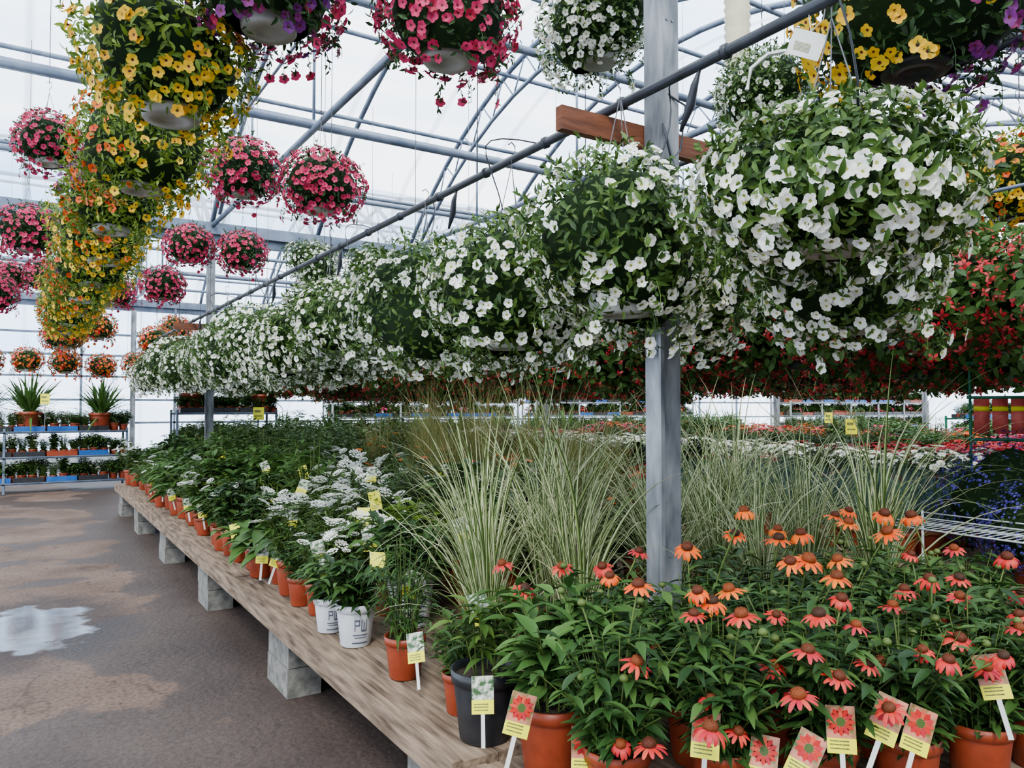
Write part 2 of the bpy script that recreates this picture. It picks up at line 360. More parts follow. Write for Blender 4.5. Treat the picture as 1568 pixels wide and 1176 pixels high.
ym=[ball(60,.34,.3,.33,2200,230,PET,.025,.036,[LEAFF,CORE,BASKP,WIRE,THROATD,YELLOW],one,-.84,.5,lump=.22,clump=.6),
    ball(61,.34,.3,.33,2200,240,PET,.025,.036,[LEAFF,CORE,BASKP,WIRE,THROATD,YELLOW,ORANGE],lambda d:(d[:,0]+rng.normal(0,.3,len(d))<-.25).astype(int),-.84,.5,lump=.22,clump=.6),
    ball(62,.34,.3,.33,2200,240,PET,.025,.036,[LEAFF,CORE,BASKP,WIRE,THROATD,YELLOW,ORANGE,PURPLE],lambda d:np.where(d[:,0]+rng.normal(0,.3,len(d))<-.2,np.where(d[:,2]>0.1,2,1),0),-.84,.5,lump=.22,clump=.6)]
yp=ball(65,.42,.3,.3,2000,460,PET,.027,.034,[LEAFD,CORE,BLACKP,WIRE,THROATD,YELLOW,PURPLE],lambda d:(d[:,0]*.85-d[:,1]*.5+rng.normal(0,.2,len(d))>.0).astype(int),-.88,.5)
yo=ball(64,.36,.3,.3,1800,330,PET,.027,.034,[LEAFF,CORE,BLACKP,WIRE,THROATD,YELLOW,ORANGE],lambda d:(rng.random(len(d))<.4).astype(int),-.88,.5)
om=ball(66,.32,.28,.3,1300,260,PET,.027,.034,[LEAFO,CORE,BASKP,WIRE,THROATD,ORANGE,RED],lambda d:(rng.random(len(d))<.3).astype(int),-.8,.5)
LEAFR=organic('leaf_bronze',[(.02,.04,.01),(.05,.065,.02),(.1,.075,.03)],.25)
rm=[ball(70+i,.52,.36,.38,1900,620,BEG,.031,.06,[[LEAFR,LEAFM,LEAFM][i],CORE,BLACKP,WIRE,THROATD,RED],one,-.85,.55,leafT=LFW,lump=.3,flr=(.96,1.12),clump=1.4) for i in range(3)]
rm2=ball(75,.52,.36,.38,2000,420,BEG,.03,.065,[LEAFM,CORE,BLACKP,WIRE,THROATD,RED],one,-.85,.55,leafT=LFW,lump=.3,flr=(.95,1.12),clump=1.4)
RN=random.Random(3)
obj('white_petunia_hanging_basket',wnear,(2.0,1.38,2.25),.3)
Y=2.26; i=0
while Y<15.5:
    obj('white_petunia_hanging_basket',wm[i%5],(1.97+RN.uniform(-.06,.06),Y,2.25+RN.uniform(-.07,.05)),RN.uniform(0,6.28),RN.uniform(.9,1.1)); i+=1; Y+=.86
Y=1.75
while Y<15.5:
    if abs(Y-2.34)>.3: obj('white_petunia_hanging_basket',wm[(i*3+1)%5],(2.72+RN.uniform(-.03,.03),Y,2.2+RN.uniform(-.03,.03)),RN.uniform(0,6.28),RN.uniform(.88,1.0))
    i+=1; Y+=.93
for X,z in((4.5,2.2),(5.8,2.15),(7.2,2.15),(9.3,2.16),(11.3,2.18)):
    Y=.5+RN.uniform(0,.4)
    while Y<17.2:
        m=rm2 if RN.random()<.25 else rm[RN.randrange(3)]
        obj('red_begonia_hanging_basket',m,(X+RN.uniform(-.12,.12),Y,z+RN.uniform(-.1,.1)),RN.uniform(0,6.28),RN.uniform(.86,1.12)); Y+=.86
for k,Y in enumerate([3.55,4.75,5.9,7.1,8.3,9.5,10.7,11.9,13.1]):
    if k==0: m=ym[0]; rz=0
    else: m=ym[[1,2,0,1,2,0,1,0][k-1]]; rz=RN.uniform(-.4,.4)
    obj('yellow_petunia_hanging_basket',m,(.52+RN.uniform(-.05,.05)*(k>0),Y,3.08-.02*k),rz,1.02)
hung=[(1.5,6.4,3.52),(1.88,5.65,3.28),(1.5,2.86,3.27),(.15,7.6,3.86),(.02,9.5,3.45),(-.2,14.4,3.65),(.25,14.0,3.65),(1.68,12,3.36),(1.63,9.63,3.5),(2.16,9.3,3.42),(.6,15.2,3.4),(1.2,13.4,3.4),(-.35,12.2,3.1)]
for p in hung: obj('pink_petunia_hanging_basket',pk[RN.randrange(2)],p,RN.uniform(0,6),RN.uniform(.95,1.05))
obj('purple_petunia_hanging_basket',pp,(.84,3.2,3.36),.5)
wl=[(2.55,3.15,3.66),(4.08,3.33,3.68),(2.86,8.85,3.3),(3.82,9.4,3.4)]
for p in wl: obj('white_petunia_hanging_basket',wm[RN.randrange(4)],p,RN.uniform(0,6),.84)
obj('yellow_purple_petunia_hanging_basket',yp,(2.62,1.48,3.0),0)
obj('yellow_orange_petunia_hanging_basket',yo,(5.0,2.2,2.95),2.5,1)
for k in range(9): obj('orange_petunia_hanging_basket',om,(-1.8+k*.62,17.0,2.42+RN.uniform(-.05,.05)),RN.uniform(0,6),.9)
ol=[(2.5,16.2,3.1),(2.0,15.0,2.75),(1.1,15.4,3.0),(.6,16.3,2.9),(.55,14.4,2.75)]
for p in ol: obj('orange_petunia_hanging_basket',om,p,RN.uniform(0,6),1)

# ------------------------------------------------------------------ greenhouse shell and frame
XA,XB,YA,YB=-7,30,-6.8,20.63; G=4.15; RISE=2.0
gut=[-6.8,2.34,11.48,20.63]
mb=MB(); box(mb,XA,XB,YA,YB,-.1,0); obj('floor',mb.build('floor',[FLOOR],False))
def az(t): return G+RISE*(1-abs(2*t-1)**2.1)
def roofz(y):
    for b in range(3):
        if gut[b]<=y<=gut[b+1]: return az((y-gut[b])/(gut[b+1]-gut[b]))
    return G
mb=MB()
for b in range(3):
    y0,y1=gut[b],gut[b+1]; n=28; V=[];F=[]
    for i in range(n+1):
        t=i/n; V+=[(XA,y0+(y1-y0)*t,az(t)+.06),(XB,y0+(y1-y0)*t,az(t)+.06)]
    F=[(2*i,2*i+1,2*i+3,2*i+2) for i in range(n)]; mb.faces(V,F,0)
obj('ceiling',mb.build('roof_film',[ROOF]))
def wall(name,V,m=WALLM): 
    mb=MB(); mb.faces(V,[tuple(range(len(V)))],0); obj(name,mb.build(name,[m],False))
def gable(x): return [(x,YA,0),(x,YB,0)]+[(x,gut[b]+(gut[b+1]-gut[b])*i/12,az(i/12)) for b in(2,1,0) for i in range(12,-1,-1)]
wall('wall_back',[(XA,YB,0),(XB,YB,0),(XB,YB,G),(XA,YB,G)]); wall('wall_front',[(XA,YA,0),(XB,YA,0),(XB,YA,G),(XA,YA,G)],PANEL)  # unseen front wall made opaque to cut light from behind the camera
wall('wall_left',gable(XA)); wall('wall_right',gable(XB))
mb=MB()
box(mb,XA,XB,YB-.06,YB-.02,0,.55)
obj('trim_1',mb.build('kneewall',[WSTEEL],False))
for y in gut:
    mb=MB()
    box(mb,XA,XB,y-.11,y+.11,G-.10,G-.07); box(mb,XA,XB,y-.13,y-.11,G-.1,G+.06); box(mb,XA,XB,y+.11,y+.13,G-.1,G+.06)
    box(mb,XA,XB,y-.04,y+.04,G-.22,G-.1)
    obj('roof_gutter',mb.build('gutter',[STEEL],False))
mb=MB()
for z in(1.2,1.75,2.3,2.8,3.3): box(mb,XA,XB,YB-.1,YB-.05,z,z+.05)
for x in np.arange(XA,XB,2.03): box(mb,x,x+.05,YB-.1,YB-.04,0,G)
obj('wall_girt_frame',mb.build('girts',[STEEL],False))
x=2.23-6.1
k=0
while x<XB-2:
    for b in range(3):
        y0,y1=gut[b],gut[b+1]; mb=MB(); n=20
        tube(mb,[(x,y0+(y1-y0)*i/n,az(i/n)) for i in range(n+1)],.035,6)
        if k%2==0 :
            tube(mb,[(x,y0,G+.02),(x,y1,G+.02)],.034,6)
            low=[(x,y0+(y1-y0)*t,max(G+.02,az(t)-.38)) for t in np.linspace(.06,.94,16)]
            tube(mb,low,.028,5)
            for i in range(15):
                t0=.06+.88*i/15; t1=.06+.88*(i+.5)/15; t2=.06+.88*(i+1)/15
                P=lambda t,o:(x,y0+(y1-y0)*t,max(G+.02,az(t)-o))
                tube(mb,[P(t0,.38),P(t1,0)],.012,4); tube(mb,[P(t1,0),P(t2,.38)],.012,4)
            for t in(.25,.5,.75): tube(mb,[(x,y0+(y1-y0)*t,G+.02),(x,y0+(y1-y0)*t,az(t)-.38)],.015,5)
        obj('roof_truss' if k%2==0 else 'roof_bow',mb.build('truss',[STEEL]))
    x+=1.525; k+=1
mb=MB()
for b in range(3):
    y0,y1=gut[b],gut[b+1]
    for t in(.08,.2,.34,.5,.66,.8,.92): tube(mb,[(XA,y0+(y1-y0)*t,az(t)-.04),(XB,y0+(y1-y0)*t,az(t)-.04)],.028,6)
    for t in(.25,.5,.75): tube(mb,[(XA,y0+(y1-y0)*t,G+.06),(XB,y0+(y1-y0)*t,G+.06)],.045 if t==.5 else .03,6)
obj('roof_purlin_set',mb.build('purlins',[STEEL]))
posts=[]
def post(x,y,w):
    mb=MB(); h=w/2
    box(mb,x-h,x+h,y-h,y+h,0,G-.22)
    for z in(1.0,2.0,3.2): 
        for s in(-.015,.015): tube(mb,[(x+s,y-h-.004,z),(x+s,y-h+.01,z)],.006,6)
    box(mb,x-h-.02,x-h,y-h-.012,y-h,0,G-.22)
    box(mb,x-h-.06,x+h+.06,y-h-.06,y+h+.06,0,.012)
    obj('steel_support_post',mb.build('post',[GALV],False)); posts.append((x,y))
for y in gut[1:]:
    for xx in (-3.87,2.23,8.05,14.43,20.5,26.6): post(xx,y-(.2 if y>20 else 0),.1)
for y in(2.43,11.57):
    mb=MB(); box(mb,1.76,2.92,y-.03,y+.01,2.69,2.785)
    obj('timber_cross_arm',mb.build('arm',[WOODR],False))
def linepipe(name,x,z,ya,yb,r,mat,clips=True):
    mb=MB(); n=40; P=[(x,ya+(yb-ya)*i/n,z) for i in range(n+1)]
    tube(mb,P,r,8)
    if clips:
        for i in range(n):
            y=P[i][1]+.1; tube(mb,[(x,y,P[i][2]),(x,y+.02,P[i][2])],r*1.35,8)
    return obj(name,mb.build('conduit',[mat]))
linepipe('overhead_conduit',2.0,2.81,-1,20.4,.02,PIPE)
linepipe('overhead_conduit',2.72,2.80,-1,20.4,.014,PIPE)
for X,z in((.52,3.62),(1.5,4.02),(4.5,2.79),(5.8,2.74),(7.2,2.76),(9.3,2.78),(11.3,2.8)): linepipe('basket_support_pipe',X,z,0,20.4,.011,STEEL,False)
mb=MB()
for (px,py,pz) in [(p[0],p[1],p[2]+.5) for p in hung+ol]+[(p[0],p[1],p[2]+.48) for p in wl]+[(.84,3.2,3.84),(2.62,1.48,3.5),(5.0,2.2,3.45)]:
    tube(mb,[(px,py,pz),(px,py,roofz(py)-.05)],.003,4)
for X,zt in((2.0,2.82),(2.72,2.8),(.52,3.62),(4.5,2.79),(5.8,2.74),(7.2,2.76),(1.5,4.02)):
    for Y in np.arange(1.2,20,2.28): tube(mb,[(X,Y,zt),(X,Y,roofz(Y)-.05)],.003,4)
obj('suspension_wire_set',mb.build('wires',[WIRE]))
mb=MB()
for k in range(14):
    Y=1.0+k*.98+RN.uniform(-.1,.1); s=RN.uniform(.1,.25); P=[]
    for i in range(10):
        t=i/9; P.append((2.0+s*math.sin(t*math.pi)*(1 if k%2 else -1),Y+.35*t+.1*math.sin(5*t),2.82+.12*math.sin(t*math.pi)-.45*t*t))
    tube(mb,P,.0035,4)
for k in range(6):
    Y=1.9+k*1.8; tube(mb,[(2.0,Y,2.8),(1.99,Y+.02,2.74),(2.0,Y+.05,2.68),(2.0,Y+.1,2.6)],[.004,.014,.018,.006],6)
obj('drip_irrigation_line',mb.build('drip',[PIPE]))
mb=MB(); tube(mb,[(2.17,2.27,2.75),(2.2,2.25,2.6),(2.27,2.27,2.66),(2.3,2.27,2.85),(2.2,2.3,2.9)],.005,5); tube(mb,[(2.19,2.28,2.74),(2.17,2.2,2.55),(2.1,2.2,2.3)],.004,5)
obj('power_cable',mb.build('cable',[PIPE]))
mb=MB(); lathe(mb,[(.09+.015*(i%2),i*.035) for i in range(40)],16,0); obj('corrugated_vent_duct',mb.build('duct',[DUCT]),(4.73,4.1,4.3))

# ------------------------------------------------------------------ benches
def bench(name,x0,x1,y0,y1,zt,legs):
    mb=MB(); w=.14; x=x0
    while x<x1-.02:
        e=min(x+w-.006,x1); yy=y0
        while yy<y1-.05:
            ye=min(yy+3.2,y1); dz=RN.uniform(-.004,.004); box(mb,x,e,yy,ye-.004,zt-.035+dz,zt+dz,0); yy=ye
        x+=w
    for xf in(x0-.038,x1): box(mb,xf,xf+.038,y0,y1,zt-.10,zt+.004,0)
    for xf in(x0+(x1-x0)*.33,x0+(x1-x0)*.66): box(mb,xf,xf+.04,y0+.02,y1-.02,zt-.125,zt-.036,0)
    for y in legs:
        box(mb,x0+.0,x1-.0,y-.03,y+.06,zt-.125,zt-.036,0)
        for xx in(x0+.02,(x0+x1)/2-.1,x1-.22):
            h=(zt-.125)/2
            for k in(0,1):
                z0=k*h; z1=z0+h-.005; dx=RN.uniform(-.01,.01)
                box(mb,xx+dx,xx+.19+dx,y-.2,y+.2,z0,z1,1)
    return obj(name,mb.build('bench',[WOOD,CONC],False))
bench('wooden_plant_bench',1.225,3.85,2.22,13.0,.45,[2.5,4.45,6.6,8.75,10.9,12.75])
bench('wooden_plant_bench',1.30,3.85,1.0,2.2,.43,[1.3,1.95])
bench('wooden_plant_bench',4.5,7.5,.8,16,.64,[1.2,3.5,6,8.5,11,13.5,15.7])
bench('wooden_plant_bench',8.6,11.6,.8,17,.64,[1.2,4,7,10,13,16.5])
bench('wooden_plant_bench',12.8,16,.8,17,.64,[1.2,4,7,10,13,16.5])

# ------------------------------------------------------------------ plants
def leafy(mb,n,h,r,nl,ll,leafT,ml,ms,z0,base_r=.04,up=.35,t0=.2,sw=.003):
    a=rng.uniform(0,6.283,n); rr=r*np.sqrt(rng.uniform(.02,1,n)); hh=h*(1-.35*(rr/r)**2)*rng.uniform(.7,1.12,n)
    tip=np.stack([rr*np.cos(a),rr*np.sin(a),z0+hh],1); b=np.stack([base_r*np.cos(a),base_r*np.sin(a),np.full(n,z0)],1)
    for i in range(n):
        m=b[i]*.5+tip[i]*.5; m[2]+=hh[i]*.08; m[:2]*=.8
        tube(mb,[b[i],m,tip[i]],[sw,sw*.8,sw*.5],4,ms,False)
    t=rng.uniform(t0,1.02,(n,nl)); P=b[:,None]*(1-t[...,None])+tip[:,None]*t[...,None]; P[...,:2]*=(1-.2*np.sin(t*math.pi))[...,None]; P[...,2]+=.08*hh[:,None]*np.sin(t*math.pi)
    P=P.reshape(-1,3); k=len(P); aa=rng.uniform(0,6.283,k)
    d=np.stack([np.cos(aa),np.sin(aa),rng.uniform(-.15,2*up,k)],1); out=P*np.array([1,1,0])/r; d=nrm(d+out*.6)
    mb.batch(leafT,P,frames(d,np.tile([0,0,1.],(k,1))+rdirs(k)*.25),rng.uniform(.6,1.15,k)*ll,ml)
    return tip
def grass(mb,n,L,w,z0,lean,curl,br,mats=(0,1),seg=7):
    a=rng.uniform(0,6.283,n); th0=np.abs(rng.normal(0,lean,n)); c=rng.uniform(.1,1,n)**1.1*curl; Ls=L*rng.uniform(.5,1.08,n)
    h=np.stack([np.cos(a),np.sin(a),np.zeros(n)],1); P=np.stack([np.cos(a+1)*br*rng.random(n),np.sin(a+1)*br*rng.random(n),np.full(n,z0)],1)
    s=nrm(np.stack([-np.sin(a),np.cos(a),np.zeros(n)],1)+rng.normal(0,.4,(n,3))*[1,1,0]); V=np.zeros((n,seg+1,3,3))
    wv=rng.uniform(.6,1.2,n)[:,None]
    for i in range(seg+1):
        t=i/seg
        hw=w*min(1,.5+1.5*t)*(1-t**2.2)+.0002
        for k,q in enumerate((-1,0,1)): V[:,i,k]=P+s*hw*q*wv+np.array([0,0,-.3*hw*(q==0)])
        th=th0+c*t**1.7; P=P+(Ls/seg)[:,None]*(np.sin(th)[:,None]*h+np.cos(th)[:,None]*np.array([0,0,1.]))
    F=[];M=[]
    for i in range(seg):
        for k in(0,1): F+=[i*3+k,i*3+k+1,(i+1)*3+k+1,(i+1)*3+k]; M.append(mats[k])
    F=np.array(F); nv=(seg+1)*3
    mb.raw(V.reshape(-1,3),F[None]+(np.arange(n)*nv)[:,None],np.full(n*len(M),4),np.tile(M,n))
def mk(name,fn,mats,k):
    r=[]
    for i in range(k):
        mb=MB(); fn(mb,i); r.append(mb.build(name,mats))
    return r
rng=np.random.default_rng(99)
UMB=umbel_t(0,0)
def f_whitefl(mb,i):
    pot(mb,.085,.17,2,3); tip=leafy(mb,26,.30,.19,16,.07,[LFN,LF,LFT,LFN][i%4],0,1,.15,t0=.05)
    k=[10,15,6,12][i%4]; t=tip[rng.permutation(len(tip))[:k]]+np.array([0,0,.035]); mb.batch(UMB,t,nframes(np.tile([0,0,1.],(k,1))+rdirs(k)*.6),rng.uniform(.02,.04,k),4)
WFP=mk('p',f_whitefl,[LEAF,STEM,TERRA,SOIL,WHITE],4)
def f_green(mb,i):
    pot(mb,.085,.17,2,3); leafy(mb,30,[.28,.38,.30,.42][i%4],[.19,.17,.2,.16][i%4],16,[.07,.08,.11,.09][i%4],[LFN,LF,LFH,LFT][i%4],0,1,.15,t0=.05)
GRP=mk('p',f_green,[LEAFE,STEM,TERRA,SOIL],4)
GRP2=mk('p',f_green,[LEAFM,STEM,TERRA,SOIL],4)
GRP3=mk('p',f_green,[LEAFF,STEM,TERRA,SOIL],4)
def f_broad(mb,i):
    pot(mb,.09,.17,2,3); leafy(mb,9,.2,.2,5,.16,leaf_t(.27,5,.2,.4),0,1,.13,t0=.3)
BRD=mk('p',f_broad,[LEAFM,STEM,TERRA,SOIL],2)
def f_tall(mb,i):
    pot(mb,.11,.2,2,3); leafy(mb,34,[.62,.75][i%2],.24,24,.085,LFN if i else LF,0,1,.18)
TALL=mk('p',f_tall,[LEAF,STEM,BLACKP,SOIL],2); TALLD=mk('p',f_tall,[LEAFM,STEM,BLACKP,SOIL],2)
def f_grass(mb,i):
    pot(mb,.1,.2,2,3); grass(mb,80,1.18,.0066,.18,.2,[2.2,2.7,1.6,2.4][i%4],.06,seg=12); grass(mb,40,.6,.0055,.18,.45,1.8,.06,(0,1)); grass(mb,16,.85,.0045,.18,.4,2.2,.06,(1,1))
GRASS=mk('p',f_grass,[BCREAM,BGREEN,TERRA,SOIL],4)
def f_fine(mb,i):
    pot(mb,.1,.2,1,2); grass(mb,220,1.0,.002,.18,.18,.9,.06,(0,0),6)
FINE=mk('p',f_fine,[BFINE,BLACKP,SOIL],2)
def f_fest(mb,i):
    pot(mb,.08,.13,1,2); grass(mb,190,.32,.0026,.12,.6,.8,.04,(0,0),4)
FEST=mk('p',f_fest,[BBLUE,TERRA,SOIL],2)
def f_bed(mb,i):
    pot(mb,.09,.13,1,2); leafy(mb,24,.2,.2,9,.06,LF,0,0,.12); k=42; d=rdirs(k); d[:,2]=abs(d[:,2]); p=d*[.2,.2,.17]+[0,0,.19]; mb.batch(PET,p,nframes(d+[0,0,.8]),.03,3)
BEDW=mk('p',f_bed,[LEAF,TERRA,SOIL,WHITE,THROAT],2); BEDR=mk('p',f_bed,[LEAF,TERRA,SOIL,RED,THROATD],2); BEDP=mk('p',f_bed,[LEAF,TERRA,SOIL,PINK,THROATD],1); BEDY=mk('p',f_bed,[LEAF,TERRA,SOIL,ORANGE,THROATD],1)
def f_or(mb,i):
    pot(mb,.11,.2,3,4); tip=leafy(mb,30,.58,.24,18,.08,LFN,0,1,.18); k=9; t=tip[:k]+[0,0,.02]; mb.batch(PET,t,nframes(np.tile([0,0,1.],(k,1))+rdirs(k)*.4),.03,5)
BEDO=mk('p',f_or,[LEAFM,STEM,LEAFE,TERRA,SOIL,EORANGE,THROATD],2)
WPOT=[]
for i in range(2):
    mb=MB(); pot(mb,.088,.185,2,3); leafy(mb,26,.26,.19,14,.085,LFH,0,1,.16,t0=.05)
    def patch(a0,a1,z0,z1):
        rr=lambda z:.088*(.755+.175*z/.148)+.0012; n=5
        V=[]
        for k in range(n+1):
            a=a0+(a1-a0)*k/n
            for z in(z0,z1): V.append((rr(z)*math.cos(a),rr(z)*math.sin(a),z))
        mb.faces(V,[(2*k,2*k+2,2*k+3,2*k+1) for k in range(n)],4)
    for b in(-2.3,-.2,1.9):
        patch(b,b+.05,.075,.125);patch(b+.05,b+.3,.117,.125);patch(b+.25,b+.3,.1,.125);patch(b+.05,b+.3,.097,.104)
        patch(b+.38,b+.43,.075,.125);patch(b+.52,b+.57,.075,.115);patch(b+.66,b+.71,.075,.125);patch(b+.4,b+.7,.072,.08)
        patch(b-.1,b+.8,.055,.06);patch(b,b+.7,.044,.048);patch(b-.15,b+.85,.02,.026)
    WPOT.append(mb.build('p',[LEAFE,STEM,WHITEP,SOIL,GREYPR]))
RN=random.Random(8)
def put(name,ml,x,y,z,s=1,j=.03):
    for px,py in posts:
        if abs(x-px)<.17 and abs(y-py)<.17: return None
    return obj(name,ml[RN.randrange(len(ml))],(x+RN.uniform(-j,j),y+RN.uniform(-j,j),z),RN.uniform(0,6.28),s*RN.uniform(.88,1.12))
ZB=.453
for X,Yp,n,m in((1.42,2.58,'green_perennial_pot',GRP[:1]),(1.40,3.03,'green_perennial_pot',GRP[3:]),(1.38,3.58,'white_pot_perennial',[WPOT[0]]),(1.36,3.87,'white_pot_perennial',[WPOT[1]]),(1.42,4.2,'white_flowering_perennial_pot',WFP),(1.38,4.47,'green_perennial_pot',GRP)):
    o=put(n,m,X,Yp,ZB,1,.01)
    if 'white_pot' in n: o.rotation_euler[2]=.3
obj('white_pot_perennial',WPOT[0],(1.75,3.75,ZB+.0),.3,1.5)
Y=4.75
while Y<12.8:
    n,m=RN.choice([('white_flowering_perennial_pot',WFP),('white_flowering_perennial_pot',WFP),('green_perennial_pot',GRP2),('green_perennial_pot',GRP),('broadleaf_perennial_pot',BRD)]); put(n,m,1.40+RN.uniform(-.03,.08),Y,ZB,RN.uniform(.85,1.3),.02); Y+=RN.uniform(.23,.36)
for X in np.arange(1.67,3.8,.28):
    Y=3.95 if X<2.6 else 3.7
    while Y<12.8:
        r=RN.random(); c=math.sin(2.3*X+1.1*Y)+math.sin(1.7*Y-1.3*X+1)
        if Y<7.6 and X<2.75:
            if c>-.2: n,m,s=('white_flowering_perennial_pot',WFP,1.15+.3*(X-1.6))
            else: n,m,s=RN.choice([('green_perennial_pot',GRP,1.45),('green_perennial_pot',GRP3,1.1),('broadleaf_perennial_pot',BRD,1.3),('green_perennial_pot',GRP2,1.5)])
        elif X<2.1: n,m,s=('green_perennial_pot',GRP if r<.4 else GRP2,1.4) if r<.75 else ('broadleaf_perennial_pot',BRD,1.3) if r<.85 else ('white_flowering_perennial_pot',WFP,1.2)
        elif Y>6.8: n,m,s=('tall_leafy_perennial_pot',TALL if c>0 else TALLD,(.95+.16*(X-2)/1.5)*RN.uniform(.75,1.15))
        elif r<.35: n,m,s=('orange_flowering_perennial_pot',BEDO,1.05)
        elif r<.75: n,m,s=('tall_leafy_perennial_pot',TALLD if c>0 else TALL,RN.uniform(.7,.92))
        else: n,m,s=('fine_ornamental_grass_pot',FINE,.95)
        put(n,m,X,Y,ZB,s,.07); Y+=.3 if Y<8 else .36
for p in((3.1,6.2),(3.3,6.7),(2.9,6.9),(3.5,6.1),(3.6,5.4),(3.3,5.5),(3.0,5.6)): put('fine_ornamental_grass_pot',FINE,p[0],p[1],ZB,1.12)
for p in((1.62,2.78),(1.84,3.15),(2.15,3.05),(2.0,3.5),(2.48,3.3),(2.8,3.0),(2.72,3.5),(3.1,2.8),(3.35,2.55),(3.6,2.75),(3.35,3.15),(3.55,2.2),(2.55,2.65),(2.1,2.75),(2.95,2.45),(3.65,3.2)):
    put('variegated_ornamental_grass_pot',GRASS,p[0],p[1],ZB,RN.uniform(.88,1.03))
# echinacea
E1=[echin_t(1.15,14,1,0,1),echin_t(.7,12,2,0,1),echin_t(1.5,14,3,0,1),echin_t(1.0,11,4,0,1)]
pots=[(1.47,1.74),(1.74,1.58),(2.0,1.44),(2.26,1.34),(2.54,1.27),(2.82,1.22),(1.62,2.0),(1.9,1.85),(2.17,1.7),(2.44,1.6),(2.72,1.52),(3.0,1.48),(1.82,2.26),(2.1,2.05),(2.4,1.98),(2.66,1.86),(2.94,1.78),(3.22,1.72),(3.12,1.22),(2.55,2.3),(2.85,2.1),(3.2,2.05),(3.5,1.8)]
Or=[(1.51,1.69,1.085),(1.74,1.68,1.04),(1.78,1.66,1.006),(2.12,2.1,1.07),(2.19,1.93,1.14),(2.17,1.87,1.23),(2.39,1.80,1.14),(2.07,1.60,1.107),(2.12,1.57,1.113),(2.2,1.52,1.113),(2.15,1.49,1.07),(2.69,1.87,1.174),(2.86,1.77,1.18),(2.75,1.69,1.13),(2.6,1.75,1.17),(3.1,1.8,1.15),(1.62,1.95,1.05),(2.33,1.85,1.12),(2.9,1.95,1.17),(1.9,1.7,1.02),(2.45,1.95,1.13)]
Co=[(1.85,2.27,1.0),(1.48,2.24,.97),(1.53,2.47,1.01),(2.04,2.28,1.035),(1.65,1.61,1.0),(1.76,1.53,1.0),(1.43,1.61,.90),(1.77,1.93,.82),(2.1,1.44,1.02),(1.95,1.41,1.0),(2.05,1.36,.966),(2.67,1.49,1.0),(2.75,1.43,1.006),(3.13,1.45,1.035),(1.83,1.36,.93),(1.85,1.28,.88),(1.97,1.27,.895),(1.67,1.27,.868),(1.48,1.39,.786),(1.39,1.63,.68),(1.42,1.55,.70),(2.15,1.15,.906),(2.28,1.07,.916),(2.68,1.21,.94),(2.4,1.25,.9),(2.55,1.15,.93),(1.65,1.45,.72),(2.3,1.4,.98),(2.9,1.3,.96),(1.72,2.35,1.0),(1.6,1.5,.8),(2.0,1.6,.95),(2.45,1.45,1.0),(2.35,1.15,.85),(1.85,1.75,.97),(2.6,1.35,.98),(3.0,1.2,.93),(1.95,1.2,.8),(2.75,1.6,1.06),(2.95,1.55,1.07),(2.2,1.25,.9),(2.5,1.3,.86),(1.8,1.45,.87),(2.15,1.35,.85),(2.65,1.4,.88),(1.9,1.5,.78)]
heads={i:[] for i in range(len(pots))}
for c,L in((4,Or),(5,Co)):
    for p in L:
        i=min(range(len(pots)),key=lambda i:(pots[i][0]-p[0]-.03)**2+(pots[i][1]-p[1]-.08)**2); heads[i].append((c,p))
ZE=.433
for i,(px,py) in enumerate(pots):
    mb=MB(); pot(mb,.1,.19,2,3)
    leafy(mb,38,.38,.23,14,.085,LFH,0,1,.17,.06,.3,.0)
    for c,p in heads[i]:
        h=np.array([p[0]-px,p[1]-py,p[2]-ZE]); b=np.array([h[0]*.12,h[1]*.12,.17])
        ts=np.linspace(0,1,7); C=[b*(1-t)+h*t+np.array([h[0],h[1],0])*(-.18*math.sin(t*math.pi)) for t in ts]
        tube(mb,C,[.004,.0038,.0035,.0032,.003,.003,.0035],5,1)
        k=12; t=rng.uniform(.1,.85,k); P=np.array([np.array([np.interp(q,ts,[cc[a] for cc in C]) for a in range(3)]) for q in t]); aa=rng.uniform(0,6.28,k)
        mb.batch(LFH,P,frames(np.stack([np.cos(aa),np.sin(aa),rng.uniform(.1,.8,k)],1),np.tile([0,0,1.],(k,1))),rng.uniform(.05,.1,k))
        e=E1[RN.randrange(4)]; tv,tl,ts2,tm=e; e=(tv,tl,ts2,np.where(tm==0,c,6))
        nn=nrm(np.array([[RN.uniform(-.45,.2),RN.uniform(-.5,.15),1.]])); mb.batch(e,h[None],nframes(nn),RN.uniform(.034,.049) if c==4 else RN.uniform(.03,.045))
    for k in range(4):
        a=RN.uniform(0,6.28); q=np.array([.13*math.cos(a),.13*math.sin(a),RN.uniform(.38,.58)]); tube(mb,[(0,0,.18),q*[.4,.4,.7],q],.003,4,1)
        lathe(mb,[(.004,-.004),(.013,0),(.014,.008),(.008,.016),(0,.018)],8,1,tuple(q))
    obj('echinacea_pot',mb.build('p',[LEAFE,STEM,TERRA,SOIL,EORANGE,CORAL,CONE]),(px,py,ZE))
mb=MB(); pot(mb,.12,.22,2,3); leafy(mb,26,.40,.21,12,.125,leaf_t(.19,7,.22,.35),0,1,.2,.05,.5,.1,.004)
BIGL=mb.build('p',[organic('leaf_bold',[(.022,.058,.01),(.037,.09,.018),(.066,.135,.03)],.2),STEM,TERRA,SOIL])
obj('broadleaf_perennial_pot',BIGL,(1.46,2.05,ZE),1.0,1)
mb=MB(); pot(mb,.12,.24,2,3); leafy(mb,18,.3,.18,10,.09,LFH,0,1,.22)
obj('black_nursery_pot_perennial',mb.build('p',[LEAF,STEM,BLACKP,SOIL]),(1.38,2.34,ZB),0,1)
